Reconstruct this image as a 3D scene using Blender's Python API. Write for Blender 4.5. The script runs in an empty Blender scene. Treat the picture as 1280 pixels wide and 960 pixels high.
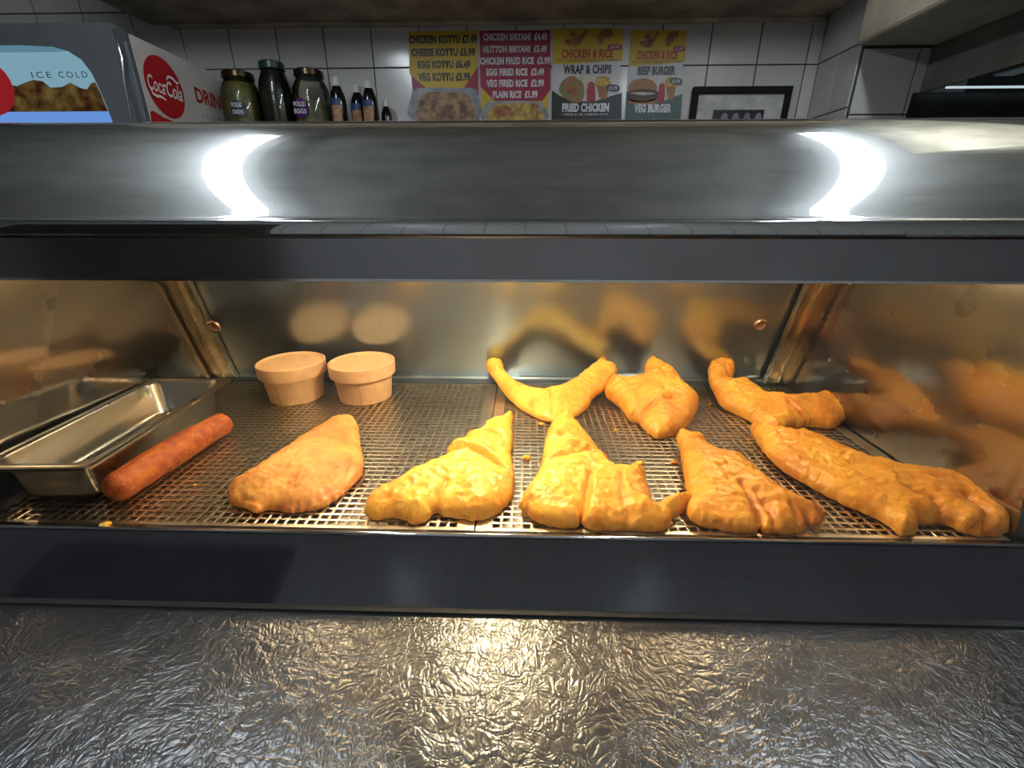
import bpy, bmesh, math, random
import numpy as np
from mathutils import Vector, Matrix, noise
from mathutils.geometry import delaunay_2d_cdt

# ------------------------------------------------------------------ camera, world, lights, exposure
scn = bpy.context.scene
COL = scn.collection
F_PX, PITCH, YAW, CAM_Z = 556.0, math.radians(21.4), math.radians(1.6), 1.40
cam_d = bpy.data.cameras.new('camera'); cam = bpy.data.objects.new('camera', cam_d); COL.objects.link(cam)
cam_d.sensor_width = 36; cam_d.lens = F_PX / 1280 * 36; cam_d.clip_start = 0.02
cam.location = (0, 0, CAM_Z); cam.rotation_euler = (math.pi / 2 - PITCH, 0, YAW)
scn.camera = cam
scn.view_settings.view_transform = 'Standard'; scn.view_settings.look = 'None'
scn.view_settings.exposure = 0.0; scn.view_settings.gamma = 1; scn.view_settings.use_curve_mapping = False
world = bpy.data.worlds.new('world'); scn.world = world; world.use_nodes = True
world.node_tree.nodes['Background'].inputs[0].default_value = (.55, .62, .7, 1)
world.node_tree.nodes['Background'].inputs[1].default_value = 0.05
TUBE_E = 42.0          # emission of the ceiling battens
HEAT_E = 520.0         # emission of the heat lamps
TUBES = [(-.88, -.70, 1.25), (.94, -.70, 1.25)]   # x, y0, y1
TUBE_Z = 2.40

def at(u, v, z=None, y=None, x=None):
    """a point seen at (u, v), on the plane z, y or x: gives real positions of things from their contact with a surface"""
    a = (u - 640) / F_PX; b = -(v - 480) / F_PX
    fy = math.cos(PITCH) + b * math.sin(PITCH); dz = -math.sin(PITCH) + b * math.cos(PITCH)
    dx = a * math.cos(YAW) - fy * math.sin(YAW); dy = a * math.sin(YAW) + fy * math.cos(YAW)
    t = (z - CAM_Z) / dz if z is not None else (y / dy if y is not None else x / dx)
    return Vector((dx * t, dy * t, CAM_Z + dz * t))

# ------------------------------------------------------------------ materials
MATS = {}
def nodes(name):
    m = bpy.data.materials.new(name); m.use_nodes = True
    nt = m.node_tree; b = nt.nodes['Principled BSDF']
    return m, nt, b
def mat(name, color, rough=.5, metal=0, spec=.5, noise_amt=.12, nscale=30, bump=0, bscale=80, emit=0, sss=0, coat=0, color2=None, trans=0):
    if name in MATS: return MATS[name]
    m, nt, b = nodes(name); N = nt.nodes; L = nt.links
    b.inputs['Roughness'].default_value = rough; b.inputs['Metallic'].default_value = metal
    b.inputs['Specular IOR Level'].default_value = spec; b.inputs['Coat Weight'].default_value = coat
    b.inputs['Transmission Weight'].default_value = trans
    tc = N.new('ShaderNodeTexCoord')
    nz = N.new('ShaderNodeTexNoise'); nz.inputs['Scale'].default_value = nscale; nz.inputs['Detail'].default_value = 5
    L.new(tc.outputs['Object'], nz.inputs['Vector'])
    mx = N.new('ShaderNodeMix'); mx.data_type = 'RGBA'
    c2 = color2 or tuple(c * (1 - 2.2 * noise_amt) for c in color)
    mx.inputs[6].default_value = (*c2, 1); mx.inputs[7].default_value = (*color, 1)
    rm = N.new('ShaderNodeMapRange'); rm.inputs[1].default_value = .35; rm.inputs[2].default_value = .62
    L.new(nz.outputs[0], rm.inputs[0]); L.new(rm.outputs[0], mx.inputs[0])
    L.new(mx.outputs[2], b.inputs['Base Color'])
    if emit:
        L.new(mx.outputs[2], b.inputs['Emission Color']); b.inputs['Emission Strength'].default_value = emit
    if sss:
        b.inputs['Subsurface Weight'].default_value = sss; b.inputs['Subsurface Radius'].default_value = (.012, .006, .002)
        b.inputs['Subsurface Scale'].default_value = .5
    if bump:
        n2 = N.new('ShaderNodeTexNoise'); n2.inputs['Scale'].default_value = bscale; n2.inputs['Detail'].default_value = 6
        L.new(tc.outputs['Object'], n2.inputs['Vector'])
        bp = N.new('ShaderNodeBump'); bp.inputs['Strength'].default_value = bump; bp.inputs['Distance'].default_value = .002
        L.new(n2.outputs[0], bp.inputs['Height']); L.new(bp.outputs[0], b.inputs['Normal'])
    MATS[name] = m
    return m

def steel(name, color=(.55, .55, .54), rough=.15, rough2=.4, mix=.35, stretch=(2, 120, 120), bump=.03, metal=1.0, grime=(.30, .26, .2), grime_amt=.35):
    """brushed stainless steel: a sharp and a soft lobe, streaky roughness, smears of grease"""
    if name in MATS: return MATS[name]
    m, nt, b = nodes(name); N = nt.nodes; L = nt.links
    tc = N.new('ShaderNodeTexCoord'); mp = N.new('ShaderNodeMapping'); mp.inputs['Scale'].default_value = stretch
    L.new(tc.outputs['Object'], mp.inputs['Vector'])
    nz = N.new('ShaderNodeTexNoise'); nz.inputs['Scale'].default_value = 8; nz.inputs['Detail'].default_value = 4
    L.new(mp.outputs[0], nz.inputs['Vector'])
    gr = N.new('ShaderNodeTexNoise'); gr.inputs['Scale'].default_value = 9; gr.inputs['Detail'].default_value = 6
    L.new(tc.outputs['Object'], gr.inputs['Vector'])
    gm = N.new('ShaderNodeMapRange'); gm.inputs[1].default_value = .45; gm.inputs[2].default_value = .75; gm.inputs[4].default_value = grime_amt
    L.new(gr.outputs[0], gm.inputs[0])
    mx = N.new('ShaderNodeMix'); mx.data_type = 'RGBA'; mx.inputs[6].default_value = (*color, 1); mx.inputs[7].default_value = (*[c * g * 2 for c, g in zip(color, grime)], 1)
    L.new(gm.outputs[0], mx.inputs[0])
    b2 = N.new('ShaderNodeBsdfPrincipled')
    for bb, r in ((b, rough), (b2, rough2)):
        bb.inputs['Metallic'].default_value = metal
        L.new(mx.outputs[2], bb.inputs['Base Color'])
        rr = N.new('ShaderNodeMapRange'); rr.inputs[3].default_value = r * .88; rr.inputs[4].default_value = r * 1.15
        rr.inputs[1].default_value = .3; rr.inputs[2].default_value = .7
        L.new(nz.outputs[0], rr.inputs[0]); L.new(rr.outputs[0], bb.inputs['Roughness'])
    if bump:
        bp = N.new('ShaderNodeBump'); bp.inputs['Strength'].default_value = bump; bp.inputs['Distance'].default_value = .0006
        L.new(nz.outputs[0], bp.inputs['Height']); L.new(bp.outputs[0], b.inputs['Normal']); L.new(bp.outputs[0], b2.inputs['Normal'])
    ms = N.new('ShaderNodeMixShader'); ms.inputs[0].default_value = mix
    L.new(b.outputs[0], ms.inputs[1]); L.new(b2.outputs[0], ms.inputs[2])
    L.new(ms.outputs[0], N['Material Output'].inputs[0])
    MATS[name] = m
    return m

def thin_glass(name, tint=(.93, .95, .94), ior=1.55, smear=.04):
    """thin pane: fresnel reflection over a straight-through transmission, with faint smears"""
    m, nt, b = nodes(name); N = nt.nodes; L = nt.links; N.remove(b)
    tr = N.new('ShaderNodeBsdfTransparent'); tr.inputs[0].default_value = (*tint, 1)
    gl = N.new('ShaderNodeBsdfGlossy'); gl.inputs['Roughness'].default_value = .015
    fr = N.new('ShaderNodeFresnel'); fr.inputs[0].default_value = ior
    tc = N.new('ShaderNodeTexCoord'); nz = N.new('ShaderNodeTexNoise'); nz.inputs['Scale'].default_value = 14; nz.inputs['Detail'].default_value = 7
    L.new(tc.outputs['Object'], nz.inputs['Vector'])
    mr = N.new('ShaderNodeMapRange'); mr.inputs[1].default_value = .5; mr.inputs[2].default_value = .8; mr.inputs[4].default_value = smear
    L.new(nz.outputs[0], mr.inputs[0])
    ms = N.new('ShaderNodeMixShader'); L.new(fr.outputs[0], ms.inputs[0]); L.new(tr.outputs[0], ms.inputs[1]); L.new(gl.outputs[0], ms.inputs[2])
    df = N.new('ShaderNodeBsdfDiffuse'); df.inputs[0].default_value = (.6, .58, .52, 1)
    m2 = N.new('ShaderNodeMixShader'); L.new(mr.outputs[0], m2.inputs[0]); L.new(ms.outputs[0], m2.inputs[1]); L.new(df.outputs[0], m2.inputs[2])
    L.new(m2.outputs[0], N['Material Output'].inputs[0])
    MATS[name] = m
    return m

def batter_mat(name, c_hi, c_lo, rough=.40, bump=.55):
    m, nt, b = nodes(name); N = nt.nodes; L = nt.links
    tc = N.new('ShaderNodeTexCoord')
    n1 = N.new('ShaderNodeTexNoise'); n1.inputs['Scale'].default_value = 22; n1.inputs['Detail'].default_value = 7; n1.inputs['Distortion'].default_value = .8
    n2 = N.new('ShaderNodeTexNoise'); n2.inputs['Scale'].default_value = 130; n2.inputs['Detail'].default_value = 5
    n3 = N.new('ShaderNodeTexNoise'); n3.inputs['Scale'].default_value = 75; n3.inputs['Detail'].default_value = 4; n3.inputs['Distortion'].default_value = 1.5
    for n in (n1, n2, n3): L.new(tc.outputs['Object'], n.inputs['Vector'])
    at_ = N.new('ShaderNodeAttribute'); at_.attribute_name = 'crease_edge_tone'
    mr = N.new('ShaderNodeMapRange'); mr.inputs[1].default_value = .38; mr.inputs[2].default_value = .72; L.new(n1.outputs[0], mr.inputs[0])
    ad = N.new('ShaderNodeMath'); ad.operation = 'ADD'; ad.use_clamp = True; L.new(mr.outputs[0], ad.inputs[0]); L.new(at_.outputs['Fac'], ad.inputs[1])
    mx = N.new('ShaderNodeMix'); mx.data_type = 'RGBA'; mx.inputs[6].default_value = (*c_hi, 1); mx.inputs[7].default_value = (*c_lo, 1)
    L.new(ad.outputs[0], mx.inputs[0]); L.new(mx.outputs[2], b.inputs['Base Color'])
    b.inputs['Roughness'].default_value = rough
    b.inputs['Subsurface Weight'].default_value = .25; b.inputs['Subsurface Radius'].default_value = (.012, .006, .002); b.inputs['Subsurface Scale'].default_value = .6
    b.inputs['Coat Weight'].default_value = .15; b.inputs['Coat Roughness'].default_value = .25
    s = N.new('ShaderNodeMath'); s.operation = 'MULTIPLY_ADD'; s.inputs[1].default_value = .35; L.new(n2.outputs[0], s.inputs[0]); L.new(n3.outputs[0], s.inputs[2])
    bp = N.new('ShaderNodeBump'); bp.inputs['Strength'].default_value = bump; bp.inputs['Distance'].default_value = .003
    L.new(s.outputs[0], bp.inputs['Height']); L.new(bp.outputs[0], b.inputs['Normal'])
    MATS[name] = m
    return m

def emission(name, color, strength):
    m, nt, b = nodes(name); N = nt.nodes; L = nt.links; N.remove(b)
    e = N.new('ShaderNodeEmission'); e.inputs[0].default_value = (*color, 1); e.inputs[1].default_value = strength
    L.new(e.outputs[0], N['Material Output'].inputs[0]); MATS[name] = m
    return m

STEEL_HOOD = steel('steel_hood', (.50, .51, .50), .02, .24, .16, (.7, 60, 60), .0, grime_amt=.1)
STEEL_SIDE = steel('steel_side', (.33, .31, .28), .09, .3, .4, (3, 3, 3), .0, grime_amt=.12)
STEEL_DOOR = steel('steel_door', (.34, .42, .51), .18, .38, .5, (90, 2, 2), .04, grime_amt=.2)
STEEL_DARK = steel('steel_dark', (.34, .34, .35), .14, .35, .5, (1.5, 90, 90), .04)
STEEL_TRAY = steel('steel_tray', (.74, .69, .60), .2, .42, .45, (12, 12, 12), .03, grime_amt=.6)
STEEL_PAN = steel('steel_pan', (.68, .66, .62), .13, .3, .4, (4, 4, 4), .0, grime_amt=.1)
STEEL_BASE = steel('steel_base', (.36, .31, .25), .3, .5, .5, (6, 6, 6), .03, grime_amt=.7)
CHROME = steel('chrome_trim', (.75, .74, .72), .1, .25, .3, (2, 60, 60), .01, grime_amt=.1)
STEEL_POST = steel('steel_post', (.50, .44, .30), .14, .35, .4, (60, 60, 3), .05, grime_amt=.5)
BLACK_GLOSS = mat('black_gloss', (.022, .022, .025), .07, spec=.9, nscale=12, coat=.3)
GLASS = thin_glass('pane_glass')
JAR_GLASS = thin_glass('jar_glass', (.8, .82, .74), 1.45, .02)

# ------------------------------------------------------------------ mesh helpers
def tag(o, label=None, cat=None, group=None, kind=None):
    if label: o['label'] = label
    if cat: o['category'] = cat
    if group: o['group'] = group
    if kind: o['kind'] = kind
    return o
def link_mesh(name, me, material, parent=None, smooth=False):
    o = bpy.data.objects.new(name, me); COL.objects.link(o)
    if material: me.materials.append(material)
    if smooth:
        me.polygons.foreach_set('use_smooth', [True] * len(me.polygons))
    if parent: o.parent = parent; o.matrix_parent_inverse = Matrix.Translation(-Vector(parent_loc(parent)))
    return o
def parent_loc(p):
    v = Vector(p.location)
    return v
def from_bm(name, bm, material, parent=None, smooth=False):
    bmesh.ops.recalc_face_normals(bm, faces=bm.faces)
    me = bpy.data.meshes.new(name); bm.to_mesh(me); bm.free()
    return link_mesh(name, me, material, parent, smooth)
def empty(name, loc, label, cat, group=None):
    o = bpy.data.objects.new(name, None); COL.objects.link(o); o.location = loc; o.empty_display_size = .02
    return tag(o, label, cat, group)
def add_box(bm, x0, x1, y0, y1, z0, z1, bev=0):
    r = bmesh.ops.create_cube(bm, size=1)
    for v in r['verts']:
        v.co = Vector(((x0 + x1) / 2 + v.co.x * (x1 - x0), (y0 + y1) / 2 + v.co.y * (y1 - y0), (z0 + z1) / 2 + v.co.z * (z1 - z0)))
    if bev:
        es = list({e for v in r['verts'] for e in v.link_edges})
        bmesh.ops.bevel(bm, geom=es, offset=bev, segments=2, affect='EDGES', profile=.5)
def box(name, dims, material, parent=None, bev=0):
    bm = bmesh.new(); add_box(bm, *dims, bev=bev)
    return from_bm(name, bm, material, parent)
def prism_x(name, prof, x0, x1, material, parent=None, smooth_angle=None):
    """closed profile [(y, z)...] extruded along x"""
    bm = bmesh.new()
    a = [bm.verts.new((x0, y, z)) for y, z in prof]; b = [bm.verts.new((x1, y, z)) for y, z in prof]
    n = len(prof)
    for i in range(n): bm.faces.new((a[i], a[(i + 1) % n], b[(i + 1) % n], b[i]))
    bm.faces.new(a); bm.faces.new(b[::-1])
    o = from_bm(name, bm, material, parent)
    if smooth_angle:
        o.data.polygons.foreach_set('use_smooth', [True] * len(o.data.polygons))
        o.data.set_sharp_from_angle(angle=math.radians(smooth_angle))
    return o
def lathe(bm, prof, cx, cy, cz, seg=40):
    """profile [(r, z)...] turned round a vertical axis"""
    rings = []
    for r, z in prof:
        if r < 1e-6: rings.append([bm.verts.new((cx, cy, cz + z))])
        else: rings.append([bm.verts.new((cx + r * math.cos(2 * math.pi * k / seg), cy + r * math.sin(2 * math.pi * k / seg), cz + z)) for k in range(seg)])
    for A, B in zip(rings, rings[1:]):
        for k in range(seg):
            k2 = (k + 1) % seg
            if len(A) == 1 and len(B) == 1: continue
            if len(A) == 1: bm.faces.new((A[0], B[k2], B[k]))
            elif len(B) == 1: bm.faces.new((A[k], A[k2], B[0]))
            else: bm.faces.new((A[k], A[k2], B[k2], B[k]))
def lathe_obj(name, prof, c, material, parent=None, seg=40, angle=40):
    bm = bmesh.new(); lathe(bm, prof, *c, seg=seg)
    o = from_bm(name, bm, material, parent, True); o.data.set_sharp_from_angle(angle=math.radians(angle))
    return o
def tube(bm, pts, r, seg=8):
    pts = [Vector(p) for p in pts]; rings = []
    for i, p in enumerate(pts):
        t = (pts[min(i + 1, len(pts) - 1)] - pts[max(i - 1, 0)]).normalized()
        up = Vector((0, 0, 1)) if abs(t.z) < .9 else Vector((1, 0, 0))
        a = t.cross(up).normalized(); b = t.cross(a)
        rr = r[i] if isinstance(r, (list, tuple)) else r
        rings.append([bm.verts.new(p + rr * (a * math.cos(2 * math.pi * k / seg) + b * math.sin(2 * math.pi * k / seg))) for k in range(seg)])
    for A, B in zip(rings, rings[1:]):
        for k in range(seg): bm.faces.new((A[k], A[(k + 1) % seg], B[(k + 1) % seg], B[k]))
    bm.faces.new(rings[0][::-1]); bm.faces.new(rings[-1])

# flat print on an upright plane: axis 'y' faces the customer, axis 'x' is the side of the cooler
def flat(name, pts, material, parent, plane, layer=1, axis='y', th=.0003):
    """polygon given by its real corners (a, z) on the plane; layer sets it proud by fractions of a millimetre"""
    bm = bmesh.new(); off = .0004 * layer
    def P(a, z, k):
        return (a, plane - off - k, z) if axis == 'y' else (plane + off + k, a, z)
    f = [bm.verts.new(P(a, z, th)) for a, z in pts]; g = [bm.verts.new(P(a, z, 0)) for a, z in pts]
    n = len(pts)
    bm.faces.new(f); bm.faces.new(g[::-1])
    for i in range(n): bm.faces.new((f[i], g[i], g[(i + 1) % n], f[(i + 1) % n]))
    return from_bm(name, bm, material, parent)
def wall_pts(px, plane, axis='y'):
    out = []
    for u, v in px:
        p = at(u, v, y=plane) if axis == 'y' else at(u, v, x=plane)
        out.append((p.x if axis == 'y' else p.y, p.z))
    return out
def smooth_loop(pts, n=4):
    out = []; m = len(pts)
    for i in range(m):
        p0, p1, p2, p3 = [np.array(pts[(i + k) % m], float) for k in (-1, 0, 1, 2)]
        for j in range(n):
            t = j / n
            out.append(tuple(.5 * ((2 * p1) + (-p0 + p2) * t + (2 * p0 - 5 * p1 + 4 * p2 - p3) * t * t + (-p0 + 3 * p1 - 3 * p2 + p3) * t ** 3)))
    return out
def ellipse(cx, cz, rx, rz, n=28, rot=0):
    return [(cx + rx * math.cos(t) * math.cos(rot) - rz * math.sin(t) * math.sin(rot), cz + rx * math.cos(t) * math.sin(rot) + rz * math.sin(t) * math.cos(rot)) for t in [2 * math.pi * k / n for k in range(n)]]
def lettering(text, a0, a1, z0, z1, material, parent, plane, layer=2, axis='y', bold=.02, shear=0, slope=0, name='lettering', spacing=1.0):
    """one line of print fitted into the box a0..a1, z0..z1 on an upright plane"""
    cu = bpy.data.curves.new('t', 'FONT'); cu.body = text; cu.size = 1; cu.offset = bold; cu.shear = shear; cu.space_character = spacing
    cu.resolution_u = 3
    ob = bpy.data.objects.new('t', cu); COL.objects.link(ob)
    dg = bpy.context.evaluated_depsgraph_get(); me = bpy.data.meshes.new_from_object(ob.evaluated_get(dg))
    bpy.data.objects.remove(ob); bpy.data.curves.remove(cu)
    co = np.array([v.co[:] for v in me.vertices]); lo = co.min(0); hi = co.max(0)
    off = .0004 * layer
    for v in me.vertices:
        s = (v.co.x - lo[0]) / (hi[0] - lo[0]); t = (v.co.y - lo[1]) / (hi[1] - lo[1])
        a = a0 + s * (a1 - a0); z = z0 + t * (z1 - z0) + slope * s
        v.co = (a, plane - off, z) if axis == 'y' else (plane + off, a, z)
    me.name = name; me.materials.clear()
    return link_mesh(name, me, material, parent)

# ------------------------------------------------------------------ the room
WALL_Y, ZC = 2.20, 2.50
XL, XR, YF = -2.7, 3.0, -1.5
TILE = mat('tile_white', (.52, .50, .48), .16, noise_amt=.05, nscale=5)
GROUT = mat('grout', (.07, .065, .06), .85, nscale=60)
PLASTER = mat('old_plaster', (.66, .58, .43), .8, nscale=6, noise_amt=.15, bump=.3, bscale=25)
SOFFIT_M = mat('soffit_board', (.46, .37, .26), .75, nscale=7, noise_amt=.2, bump=.3, bscale=20)
PLAIN = mat('painted_wall', (.33, .33, .32), .6, nscale=5)
def structure(o): o['kind'] = 'structure'; return o

structure(box('floor', (XL, XR, YF, WALL_Y + .1, -.1, 0), mat('floor_tile', (.12, .10, .09), .35, nscale=6)))
structure(box('ceiling', (XL, XR, YF, WALL_Y + .1, ZC, ZC + .1), mat('ceiling_paint', (.55, .54, .50), .8, nscale=4)))
wall_back = structure(box('wall_back', (XL, 1.19, WALL_Y, WALL_Y + .1, 0, ZC), GROUT))
structure(box('wall_left', (XL - .1, XL, YF, WALL_Y + .1, 0, ZC), PLAIN))
structure(box('wall_right', (XR, XR + .1, YF, WALL_Y + .1, 0, ZC), PLAIN))
m, nt, b = nodes('customer_tiles'); N = nt.nodes; L = nt.links
tc = N.new('ShaderNodeTexCoord'); mp = N.new('ShaderNodeMapping'); mp.inputs['Rotation'].default_value = (math.pi / 2, 0, 0); L.new(tc.outputs['Object'], mp.inputs['Vector'])
bk = N.new('ShaderNodeTexBrick'); bk.offset = 0; bk.inputs['Color1'].default_value = (.62, .62, .62, 1); bk.inputs['Color2'].default_value = (.58, .58, .59, 1); bk.inputs['Mortar'].default_value = (.33, .32, .31, 1)
bk.inputs['Scale'].default_value = 1; bk.inputs['Brick Width'].default_value = .2; bk.inputs['Row Height'].default_value = .2; bk.inputs['Mortar Size'].default_value = .004
L.new(mp.outputs[0], bk.inputs['Vector']); L.new(bk.outputs[0], b.inputs['Base Color']); b.inputs['Roughness'].default_value = .25
structure(box('wall_front', (XL, XR, YF - .1, YF, 0, ZC), m))

dr_ = structure(box('dark_reflection_panel', (XL + .1, -1.25, YF, YF + .05, 0, 2.1), mat('dark_panel_brown', (.02, .014, .012), .4), bev=.004))  # unseen dark panel, added to darken the left end of the fascia's reflection
# wall tiles, each one its own piece
tile_cache = {}
def tile_mesh(w, h, axis):
    k = (round(w, 4), round(h, 4), axis)
    if k not in tile_cache:
        bm = bmesh.new()
        if axis == 'y': add_box(bm, -w / 2, w / 2, -.006, .0, -h / 2, h / 2, bev=.0015)
        else: add_box(bm, -.006, .0, -w / 2, w / 2, -h / 2, h / 2, bev=.0015)
        bmesh.ops.recalc_face_normals(bm, faces=bm.faces)
        me = bpy.data.meshes.new('wall_tile'); bm.to_mesh(me); bm.free(); me.materials.append(TILE); tile_cache[k] = me
    return tile_cache[k]
def put_tile(parent, a0, a1, z0, z1, plane, axis='y'):
    g = .0022
    o = bpy.data.objects.new('wall_tile', tile_mesh(a1 - a0 - 2 * g, z1 - z0 - 2 * g, axis)); COL.objects.link(o)
    o.location = ((a0 + a1) / 2, plane, (z0 + z1) / 2) if axis == 'y' else (plane, (a0 + a1) / 2, (z0 + z1) / 2)
    o.parent = parent
TW = .197
SOF_Z = 2.106
xs = [-1.4262 + TW * k for k in range(-5, 15)]
for i in range(len(xs) - 1):
    x0, x1 = xs[i], min(xs[i + 1], 1.188)
    if x1 - x0 < .02: continue
    for z0, z1 in ((1.36, 1.555), (1.555, 1.752), (1.752, 1.951), (1.951, SOF_Z if x0 > -1.5 else 2.148)):
        put_tile(wall_back, x0, x1, z0, z1, WALL_Y)
    if x1 <= -1.4: put_tile(wall_back, x0, x1, 2.148, 2.345, WALL_Y)
# return of the pier and its front
pier = structure(box('wall_pier', (1.19, XR, 1.935, WALL_Y + .1, 0, ZC), GROUT))
for z0, z1 in ((1.36, 1.555), (1.555, 1.752), (1.752, 1.951), (1.951, 2.148)):
    put_tile(pier, 1.937, 2.052, z0, z1, 1.19, 'x'); put_tile(pier, 2.052, 2.192, z0, z1, 1.19, 'x')
for z0, z1 in ((1.53, 1.727), (1.727, 1.932)):
    put_tile(pier, 1.192, 1.389, z0, z1, 1.935); put_tile(pier, 1.389, 1.586, z0, z1, 1.935)
# soffit board over the back wall: one long boxed beam with a sagging lower edge strip
structure(box('trim_1', (-1.55, 1.18, 1.78, WALL_Y, SOF_Z, ZC), SOFFIT_M, bev=.004))
bm = bmesh.new(); pts = []
for k in range(30):
    x = -1.45 + k * (2.62 / 29); pts.append((x, WALL_Y - .012, SOF_Z - .006 + .004 * noise.noise(Vector((x * 3, 1, 0)))))
tube(bm, pts, .011, 6); o = from_bm('trim_2', bm, SOFFIT_M, smooth=True); structure(o)
# beige boxed-in duct at the right
structure(box('trim_3', (1.158, XR, .75, 1.93, 1.936, ZC), PLASTER, bev=.012))

# ceiling battens
for k, (x, y0, y1) in enumerate(TUBES):
    t = empty('ceiling_light', (x, (y0 + y1) / 2, TUBE_Z + .02), ['left', 'right'][k] + ' hand white batten light on the ceiling, mirrored in the steel hood', 'light', 'ceiling battens')
    box('housing', (x - .06, x + .06, y0, y1, TUBE_Z + .01, ZC), mat('lamp_housing', (.6, .6, .6), .4), t)
    box('diffuser', (x - .034, x + .034, y0 + .01, y1 - .01, TUBE_Z - .012, TUBE_Z + .012), MATS.get('tube_light') or emission('tube_light', (.84, .93, 1.0), TUBE_E), t, bev=.006)

# ------------------------------------------------------------------ extractor hood at the right
DARK_M = mat('extractor_paint', (.20, .175, .15), .45, nscale=12, noise_amt=.15)
eh = empty('extractor_hood', (2.1, 1.5, 1.8), 'dark steel extractor hood with baffle slats above the range at the right', 'extractor hood')
ex0, ex1, ey0, ey1, ez0, ez1 = 1.425, 2.75, .8, 1.93, 1.794, 1.934
bm = bmesh.new(); add_box(bm, ex0, ex0 + .012, ey0, ey1, ez0, ez1); from_bm('side_sheet', bm, DARK_M, eh)
box('front_sheet', (ex0, ex1, ey0 - .012, ey0, ez0, ez1), DARK_M, eh)
box('top_sheet', (ex0 + .012, ex1, ey0, ey1, ez1 - .012, ez1 - .002), DARK_M, eh)
box('strip_light', (ex0 + .03, ex1, 1.850, 1.857, ez0 - .002, ez0 + .004), emission('strip_light', (.62, .8, .85), .8), eh)
SL = mat('slat_steel', (.75, .8, .88), .35, metal=.1, nscale=8)
for k in range(11):
    x = ex0 + .06 + k * .105
    bm = bmesh.new(); add_box(bm, x, x + .062, 1.2, 1.84, ez0 + .03, ez0 + .036); from_bm('baffle_slat', bm, SL, eh)
rs = box('range_splashback', (1.40, 2.9, 1.915, 1.928, 1.0, 1.793), steel('splash_steel', (.07, .07, .07), .3, .5, .5, (4, 4, 60), .08, grime_amt=.8))
tag(rs, 'dark greasy steel splashback behind the range below the extractor hood', 'splashback')

# ------------------------------------------------------------------ drinks cooler at the left
GREY_PL = mat('cooler_grey', (.10, .11, .115), .4, nscale=20, noise_amt=.06)
WHITE_PL = mat('cooler_white', (.55, .50, .46), .4, nscale=8, noise_amt=.06)
RED_P = mat('print_red', (.42, .008, .012), .45, nscale=20, noise_amt=.06)
cl = empty('drinks_cooler', (-1.65, 1.93, 0), 'tall grey drinks cooler with lit header sign and white side with red round emblem', 'drinks cooler')
SX = -1.274
box('body', (-2.05, SX - .004, 1.70, 2.17, .05, 1.90), GREY_PL, cl, bev=.01)
# side panel with sloping top as seen
sp = flat('side_panel', [(1.70, .1), (1.70, 1.925), (2.17, 1.915), (2.17, .1)], WHITE_PL, cl, SX - .004, 1, 'x', th=.003)
flat('side_emblem', ellipse(1.806, 1.800, .090, .094, 40), RED_P, cl, SX, 1, 'x')
WHITE_INK = mat('print_white', (.75, .72, .68), .5, nscale=20, noise_amt=.04)
p0 = at(185, 108, x=SX); p1 = at(227, 122, x=SX)
lettering('Coca', 1.727, 1.801, 1.780, 1.828, WHITE_INK, cl, SX, 3, 'x', bold=.012, shear=.35, slope=-.004)
lettering('Cola', 1.810, 1.886, 1.775, 1.826, WHITE_INK, cl, SX, 3, 'x', bold=.012, shear=.35, slope=-.004)
def ribbon(pts, w, layer=3):
    out = []; P = [np.array(p) for p in pts]
    for s in (1, -1):
        seq = []
        for i, p in enumerate(P):
            t = P[min(i + 1, len(P) - 1)] - P[max(i - 1, 0)]; t = t / np.linalg.norm(t)
            ww = w * math.sin(math.pi * (i + .6) / (len(P) + .2))
            seq.append(tuple(p + s * ww * np.array((-t[1], t[0]))))
        out += seq if s == 1 else seq[::-1]
    return out
flat('lettering_swash', ribbon([(1.734, 1.782), (1.739, 1.769), (1.753, 1.765), (1.775, 1.767), (1.796, 1.760)], .0045), WHITE_INK, cl, SX, 3, 'x')
flat('lettering_swash', ribbon([(1.820, 1.826), (1.834, 1.841), (1.854, 1.839), (1.872, 1.829), (1.884, 1.832)], .0045), WHITE_INK, cl, SX, 3, 'x')
flat('lettering_swash', ribbon([(1.799, 1.804), (1.806, 1.808), (1.813, 1.806)], .004), WHITE_INK, cl, SX, 3, 'x')
q0 = at(243, 128, x=SX); q1 = at(243, 107, x=SX); q2 = at(284, 132, x=SX)
lettering('DRINK', 1.965, 2.215 - .05, q0.z + .004, q1.z - .004, RED_P, cl, SX, 1, 'x', bold=.03)
for w_, a_, b_ in (('ICE', 1.985, 2.055), ('COLD', 2.075, 2.16)): lettering(w_, a_, b_, 1.735, 1.752, mat('print_grey', (.2, .17, .16), .5), cl, SX, 1, 'x', bold=.0, spacing=1.5)
flat('side_red_band', smooth_loop([(1.703, 1.50), (1.703, 1.60), (1.703, 1.708), (1.76, 1.702), (1.83, 1.69), (1.95, 1.63), (2.05, 1.50)], 3), RED_P, cl, SX, 1, 'x')
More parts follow.
